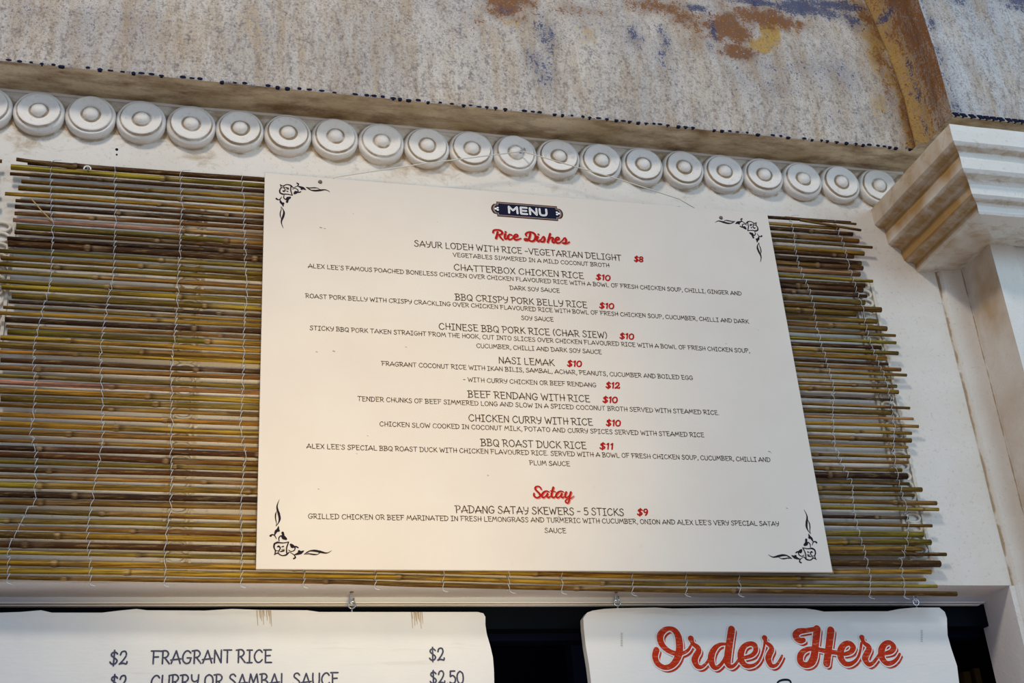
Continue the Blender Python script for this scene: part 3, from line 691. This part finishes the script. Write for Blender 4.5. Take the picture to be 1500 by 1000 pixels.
def trace(strokes, ox, oy, k, mat, name, parent, y=0.0, yo=YI, extra=0.0, shift=(0, 0), wscale=1.0, n=5):
    m = MB(); px = lambda q: atY(ox + (q[0] + shift[0]) / k, oy + (q[1] + shift[1]) / k, y)
    for s in strokes:
        q = [(p[0], p[1]) for p in s]; w_ = [p[2] * wscale + extra for p in s]
        q, w_ = catmull(q, w_, n) if len(q) > 1 else (q, w_)
        q3 = [px(p) for p in q]
        sc1 = (px((ox*0 + q[0][0] + 50, q[0][1]))[0] - q3[0][0]) / 50.0
        if len(q3) == 1: q3 = [q3[0], (q3[0][0] + .0001, q3[0][1])]; w_ = w_ * 2
        stroke(m, q3, [v * sc1 for v in w_], y + yo, 14)
    return m.build(name, mat, parent)
def S(txt):     # 'x,y,w x,y,w'
    return [tuple(map(float, p.split(','))) for p in txt.split()]
RICE = [S(t) for t in ('85,188,28 95,152,28 150,140,28 215,152,32 248,188,36 232,216,28 185,228,24', '165,178,30 152,240,34 137,288,36', '190,228,26 218,275,32 258,316,26',
 '305,177,32', '302,215,34 290,262,34 302,300,30 335,288,22', '412,232,28 372,222,26 346,268,36 366,308,30 410,300,22 440,270,18', '460,278,22 512,255,26 512,226,26 475,226,28 450,272,36 478,316,30 530,308,24 572,290,20',
 '740,205,30 722,280,34 692,324,28 645,322,26 640,298,24 682,300,26 742,336,28 802,330,32 832,270,36 815,212,34 760,182,28 700,184,28 660,212,28 668,242,28', '882,220,30', '872,262,34 855,312,34 880,345,28 912,320,22',
 '912,332,18 972,258,24 992,300,32 975,345,32 930,348,26', '1088,208,30 1066,290,34 1047,355,34', '1058,318,18 1110,277,26 1142,290,32 1126,340,32 1152,366,26 1186,340,20',
 '1190,328,20 1242,305,26 1236,276,26 1200,280,28 1180,330,36 1210,370,30 1260,364,22 1292,335,18', '1292,340,18 1345,282,24 1368,322,32 1356,366,30 1312,374,26', '1340,384,26 1395,374,22 1425,352,20')]
trace(RICE, 715, 325, 12.0, M_pink, 'section_heading_shade', board, yo=-.0003, shift=(12, 10), wscale=1.1)
trace(RICE, 715, 325, 12.0, M_red, 'section_heading', board, yo=-.0005, wscale=1.15)
SAT = [S(t) for t in ('422,310,34 392,252,42 330,226,38 272,250,46 260,300,52 310,360,56 375,430,56 392,490,52 340,535,42 270,530,46 225,480,50 226,420,40',
 '640,378,30 560,358,40 482,402,56 440,480,56 472,536,44 530,510,32 600,430,34', '600,430,54 580,500,52 620,536,44 680,500,26', '755,258,54 722,380,54 706,480,54 750,536,44 822,500,26', '680,352,28 810,375,28',
 '1032,378,32 950,362,40 870,412,56 830,490,56 870,540,44 930,510,32 992,430,34', '990,432,54 970,500,52 1012,540,42 1062,500,26', '1112,388,54 1082,470,54 1102,536,44 1160,520,34 1212,450,30', '1238,388,54 1206,500,54 1192,600,46 1160,682,36 1102,670,40 1095,612,36 1160,570,30 1250,552,24 1316,490,18')]
trace(SAT, 770, 700, 18.75, M_pink, 'section_heading_shade', board, yo=-.0003, shift=(24, 20))
trace(SAT, 770, 700, 18.75, M_red, 'section_heading', board, yo=-.0005)

# badge with the word MENU, a flat print
BC = atY(772.5, 309.5); 
def badge(mb, hw, hh, r, y, nh=.0035):
    pts = []
    for sx in (1, -1):
        seq = [(sx*hw, sx*hh*1.0), (sx*hw, sx*nh*1.6)]
        arc = [(sx*(hw + r*math.cos(t)), sx*(r*1.15*math.sin(t))) for t in [math.pi/3 - k*math.pi/9*.75 for k in range(9)]]
        seq = [(sx*hw, sx*hh), (sx*hw, sx*r*1.05)] + arc + [(sx*hw, -sx*r*1.05), (sx*hw, -sx*hh)]
        pts += seq
    mb.add([(BC[0] + p[0], y, BC[1] + p[1]) for p in pts], [tuple(range(len(pts)))[::-1]]); return pts
m = MB(); badge(m, .0480, .0132, .0088, -.0003); m.build('badge', M_orn, board)
m = MB(); badge(m, .0470, .0120, .0079, -.0004); m.build('badge_line', M_copper, board)
m = MB(); badge(m, .0462, .0108, .0070, -.0005); m.build('badge_line', M_grey, board)
m = MB(); badge(m, .0455, .0102, .0066, -.0006); m.build('badge_field', M_navy, board)
G['m'] = (.95, ['.08,0 .08,1 .46,.42 .86,1 .88,0']); G['e'] = (.72, ['.68,1 .1,1 .1,0 .68,0', '.1,.5 .62,.5']); G['n'] = (.80, ['.08,0 .08,1 .72,0 .72,1']); G['u'] = (.76, ['~.06,1 .06,.4 .14,.08 .38,0 .62,.08 .7,.4 .7,1'])
_, tot = layout('menu', .34)
m = MB(); write(m, 'menu', BC[0] - .0305, BC[0] + .0310, BC[1], .0112, .0031, -.0008, 0, 0, 1); m.build('badge_word', M_white, board)
m = MB(); write(m, 'menu', BC[0] - .0305, BC[0] + .0310, BC[1], .0112, .0005, -.0011, 0, 0, 1); m.build('badge_word_inline', M_grey, board)
m = MB()
for s in (-1, 1):
    cx = BC[0] + s * .0475
    for dx, dz, w_ in ((.0022, 0, .0034), (-.001, .002, .0030), (-.001, -.002, .0030)): stroke(m, [(cx + s*dx, BC[1] + dz), (cx + s*(dx+.0006), BC[1] + dz)], [w_, w_], -.0008, 8)
m.build('badge_dot', M_white, board)

# corner ornaments
ORN = [S(t) for t in ('378,128,8 430,156,14 480,134,12 520,130,12 572,146,18 610,182,12', '578,158,12 574,240,14 604,325,12', '604,327,10 520,306,12 440,304,16 405,292,16', '388,138,12 396,185,12 372,230,16 380,280,20 430,312,12',
 '442,152,8 455,190,10', '390,196,8 425,186,8 455,192,10', '455,192,12 472,232,12 445,252,22 425,240,8', '470,178,6 520,196,22 540,205,8', '490,245,6 520,256,16', '490,214,5 540,220,5',
 '605,214,8 650,198,10 700,222,12 704,262,14 668,272,44 640,294,24', '700,268,20 725,272,16 757,260,14', '618,188,5 690,158,10 716,122,16 690,104,18', '700,156,8 752,176,26 798,196,38 852,226,5', '772,212,26 790,208,22',
 '850,176,3 930,226,12 1020,241,24 1110,233,26 1200,225,14 1250,240,8 1296,270,2', '850,176,3 930,190,12 1010,188,16 1070,196,8 1112,226,4', '860,185,3 930,210,5',
 '452,322,8 446,370,12 480,402,14 522,382,44 560,366,26', '520,400,24 505,448,28', '408,352,5 376,398,12 336,406,14 312,388,24', '376,408,10 396,456,30 425,485,32 436,536,4', '440,468,22 448,480,14',
 '394,530,3 436,590,12 450,650,24 432,720,26 408,780,20 405,840,12 438,928,2', '394,530,3 400,580,8 384,640,12 382,700,14 396,748,4')]
def ornament(mx, mz):
    m = MB()
    for s in ORN:
        q, w_ = catmull([(p[0], p[1]) for p in s], [p[2] for p in s], 5)
        q = [atY(380 + p[0] / 12.5, 260 + p[1] / 12.5) for p in q]
        q = [((bw - a) if mx else a, (bh - b) if mz else b) for a, b in q]
        stroke(m, q, [v * 1.5 / 12.5 / 985 for v in w_], YI, 8)
    m.build('corner_ornament', M_orn, board)
for mx in (0, 1):
    for mz in (0, 1): ornament(mx, mz)
# two screws and small stains on the panel
for px, py in ((469, 266.5), (1056, 319)):
    a = atY(px, py); m = MB(); m.lathe([(.0002, .0022), (.0016, .0020), (.0029, .0012), (.0032, 0)], (a[0], 0, a[1]), n=14); m.build('screw', M_screw, board, smooth=True)
m = MB()
for px, py, w_ in ((469, 333, .0042), (475, 334.5, .003), (488, 514, .004), (463, 515, .003), (538, 638, .002), (1126, 661, .004), (1129, 663, .002), (1152, 744, .003), (594, 508, .0028), (1063, 503, .002), (517, 313, .002), (640, 325, .0016), (1110, 483, .0018), (714, 696, .003), (466, 716, .0024), (818, 757, .004), (522, 664, .002)):
    a = atY(px, py); stroke(m, [a, (a[0] + w_*.6, a[1] - w_*.15)], [w_*.45, w_*.3], -.00015, 7)
m.build('stain', M_mark, board)

# picture wire over a steel hook
hk = atY(764, 223, -.004)
hook = thing('wall_hook', 'curved steel hook in the rosette above the menu heading', 'hook', (hk[0], 0, hk[1]))
m = MB(); m.tube([(hk[0] + .002, .020, hk[1] + .011), (hk[0] + .003, .004, hk[1] + .0115), (hk[0] + .0055, -.003, hk[1] + .008), (hk[0] + .0055, -.005, hk[1] + .003), (hk[0] + .003, -.0045, hk[1] - .0008), (hk[0] - .0005, -.003, hk[1] - .001), (hk[0] - .003, -.002, hk[1] - .0005)], .0014, 10)
m.build('shank', M_steel, hook, smooth=True)
wt = thing('picture_wire', 'thin cream wire running from the steel hook down behind the menu board', 'wire', (hk[0], 0, .57))
h0 = (hk[0] + .001, -.0055, hk[1] + .0008)
pl = [atY(494, 258.5, .001), atY(620, 240, -.002)]; pr = [atY(905, 262, -.002), atY(1022, 304, .003)]
m = MB()
m.tube([h0, (pl[1][0], -.0025, pl[1][1]), (pl[0][0], .0015, pl[0][1]), (pl[0][0] - .03, .0062, pl[0][1] - .012)], .0010, 6)
m.tube([h0, (pr[0][0], -.002, pr[0][1]), (pr[1][0] - .03, .0015, pr[1][1] + .0125), (pr[1][0], .0062, pr[1][1] - .001), (pr[1][0] + .03, .0068, pr[1][1] - .016)], .0010, 6)
m.build('strand', M_white_wire, wt, smooth=True)

# ------------------------------------------------------------------ the two painted timber boards hung in the hatch
YS = .062; TH = .014
def slab(pxs, bottom, name, label):
    top = [atY(a, b, YS) for a, b in pxs]
    out = [(x, z) for x, z in top]
    out = [(out[0][0], bottom)] + out + [(out[-1][0], bottom)]
    n = len(out); cx = sum(p[0] for p in out) / n
    t_ = thing(name, label, 'sign', (cx, YS, bottom))
    m = MB(); m.add([(x, YS, z) for x, z in out] + [(x, YS + TH, z) for x, z in out], [tuple(range(n))[::-1], tuple(range(n, 2*n))] + [(i, (i+1) % n, n + (i+1) % n, n + i) for i in range(n)])
    m.build('plank', M_timber, t_); return t_
sideboard = slab([(-350, 896), (0, 897), (30, 896), (60, 893.5), (76, 897), (150, 897), (175, 894), (200, 891.5), (215, 893.5), (300, 894), (340, 891.5), (380, 893), (450, 893.5), (468, 896), (560, 896), (700, 896), (708, 898), (711, 903), (711, 915), (713, 928), (718, 945), (722, 962), (723.5, 980), (724, 1000), (726, 1060)], -.5, 'painted_board', 'white painted timber price board with FRAGRANT RICE lettering at lower left')
orderboard = slab([(870, 1060), (866, 1000), (863, 975), (858, 945), (855, 918), (854.5, 905), (860, 897), (868, 894), (885, 891.5), (905, 890.5), (960, 889.5), (985, 891), (1060, 890), (1180, 891), (1195, 893), (1207, 895.5), (1240, 895), (1300, 895), (1318, 891.5), (1340, 889.5), (1376, 889.5), (1384, 896), (1387, 905), (1388, 930), (1393, 948), (1402, 975), (1405, 1000), (1408, 1060)], -.5, 'painted_board', 'white painted timber board with red Order Here lettering at lower right')
def sw(txt, px0, py, px1, h, parent, seed):
    a = atY(px0, py, YS); b = atY(px1, py, YS); m = MB(); write(m, txt, a[0], b[0], a[1], h, .0021, YS - .0004, 0, .02, seed); m.build('lettering', M_slate, parent)
hs = .0158
sw('$2', 161.5, 963.5, 186, hs, sideboard, 3); sw('FRAGRANT RICE', 223, 962.5, 397.5, hs, sideboard, 4); sw('$2', 629, 958.5, 650, hs, sideboard, 5)
sw('$2', 162, 999.5, 185, hs, sideboard, 6); sw('CURRY OR SAMBAL SAUCE', 221.5, 998.5, 495.5, hs, sideboard, 7); sw('$2.50', 630, 992.3, 678.5, hs, sideboard, 8)
def drips(px, py, parent, wpx, seed):
    rnd = random.Random(seed); m = MB()
    for k in range(9):
        x = px + wpx * k / 8 + rnd.uniform(-1, 1); l = rnd.uniform(8, 24)
        a = atY(x, py, YS); b = atY(x + 1.5, py + l, YS); stroke(m, [a, b], [.0011, .0005], YS - .0004, 6)
    m.build('paint_run', M_drip, parent)
drips(377, 894, sideboard, 20, 1); drips(602, 896.5, sideboard, 15, 2)
ORD = [S(t) for t in ('152,372,64 138,440,62 165,512,56 232,552,48 300,540,54 352,490,66 385,415,74 394,330,76 380,232,72 345,170,60 290,146,44 232,166,58 192,218,68 196,285,66 232,342,58 292,386,48 360,408,48 430,402,36 482,372,30 515,318,24',
 '512,252,62', '512,252,56 535,305,42 585,345,52 592,385,56 565,432,62 552,480,68 580,540,50 630,546,32 680,500,26 712,440,26', '885,308,26 820,312,34 765,350,52 728,420,66 726,490,66 756,552,50 802,545,36 850,490,32 882,420,28',
 '938,155,72 916,300,72 898,430,74 895,498,70 920,542,46 965,532,30 1005,482,26 1040,420,24', '1078,450,34 1150,426,40 1188,380,48 1180,322,56 1130,304,44 1070,332,52 1036,400,68 1040,478,66 1085,532,50 1150,536,36 1210,500,26 1250,430,22 1278,330,22 1284,260,26',
 '1283,245,56', '1283,245,50 1302,292,34 1345,330,46 1356,370,54 1330,422,60 1322,470,62 1350,532,46 1400,532,30 1440,482,26 1466,430,22')]
HER = [S(t) for t in ('262,266,46 232,272,56 195,252,64 180,210,66 215,176,60 290,166,46 365,154,44 405,146,60', '405,150,72 394,250,72 384,345,68 374,430,74 350,492,72 308,526,54 256,520,56 226,480,64 232,420,60 272,376,48 332,357,42 400,362,40 480,378,44 560,392,44 640,402,40',
 '548,165,74 525,350,70 503,512,70', '690,414,34 755,392,44 780,342,60 745,300,46 690,312,54 652,370,68 652,450,66 696,512,52 760,512,40 820,466,28 852,390,24 866,300,26', '872,240,54', '872,240,48 892,292,36 938,330,48 946,362,56 918,420,60 906,465,64 940,518,46 985,506,32 1030,452,28 1062,405,28',
 '1110,408,34 1180,386,46 1205,338,56 1165,294,46 1110,310,52 1078,370,68 1082,450,64 1130,508,50 1190,502,40 1240,462,30 1268,412,24')]
for ST, ox in ((ORD, 940), (HER, 1140)):
    trace(ST, ox, 900, 7.143, M_bigred, 'lettering_shadow', orderboard, y=YS, yo=-.0003, shift=(25, 28), wscale=.92)
    trace(ST, ox, 900, 7.143, M_gap, 'lettering_outline', orderboard, y=YS, yo=-.0006, extra=24, wscale=.96)
    trace(ST, ox, 900, 7.143, M_bigred, 'lettering', orderboard, y=YS, yo=-.0009)
trace([S('1420,712,16 1440,694,18 1480,682,20 1530,682,20 1556,700,18 1560,730,16')], 940, 900, 7.143, M_navy, 'lettering', orderboard, y=YS, yo=-.0004, n=6)
m = MB()
for (x, y0, y1) in ((909.5, 927, 946), (1349, 923, 939)):
    yy = y0
    while yy < y1: a = atY(x, yy, YS); b = atY(x + 2.5, yy + .5, YS); stroke(m, [a, b], [.0009, .0006], YS - .0004, 5); yy += 2.6
m.build('scuff', M_mark, orderboard)

# hooks and screw eyes that carry the boards
def eye(px, py, parent):
    a = atY(px, py, YS + TH / 2); R = .0048; cz = a[1] + .0085
    m = MB(); m.tube([(a[0], YS + .007, a[1] - .004), (a[0], YS + .007, cz - R)], .0010, 8)
    m.tube([(a[0] + R*math.sin(t), YS + .007, cz - R*math.cos(t)) for t in [2*math.pi*k/18 for k in range(18)]], .0010, 8, closed=True)
    m.build('screw_eye', M_steel, parent, smooth=True); return a[0], cz + R
for px, py, par, lab in ((515.5, 895, sideboard, 'steel screw hook above the FRAGRANT RICE board'), (905, 891, orderboard, 'steel screw hook at the left end of the Order Here board'), (1343, 890, orderboard, 'steel screw hook at the right end of the Order Here board')):
    x, zt = eye(px, py, par)
    t_ = thing('screw_hook', lab, 'hook', (x, YS + .007, ZB))
    y = YS + .007; m = MB(); m.tube([(x, y, ZB + .003), (x, y, ZB - .003), (x - .0022, y, ZB - .006), (x - .0022, y, zt - .0015), (x, y - .0005, zt - .0038), (x + .0026, y, zt - .001), (x + .0026, y, zt + .004)], .0012, 8)
    m.build('shank', M_steel, t_, smooth=True)
    m = MB(); m.lathe([(.0001, 0), (.0026, 0), (.0026, .0008), (.0001, .0008)], (x, y, ZB - .0008), axis='z', n=12); m.build('flange', M_screw, t_)
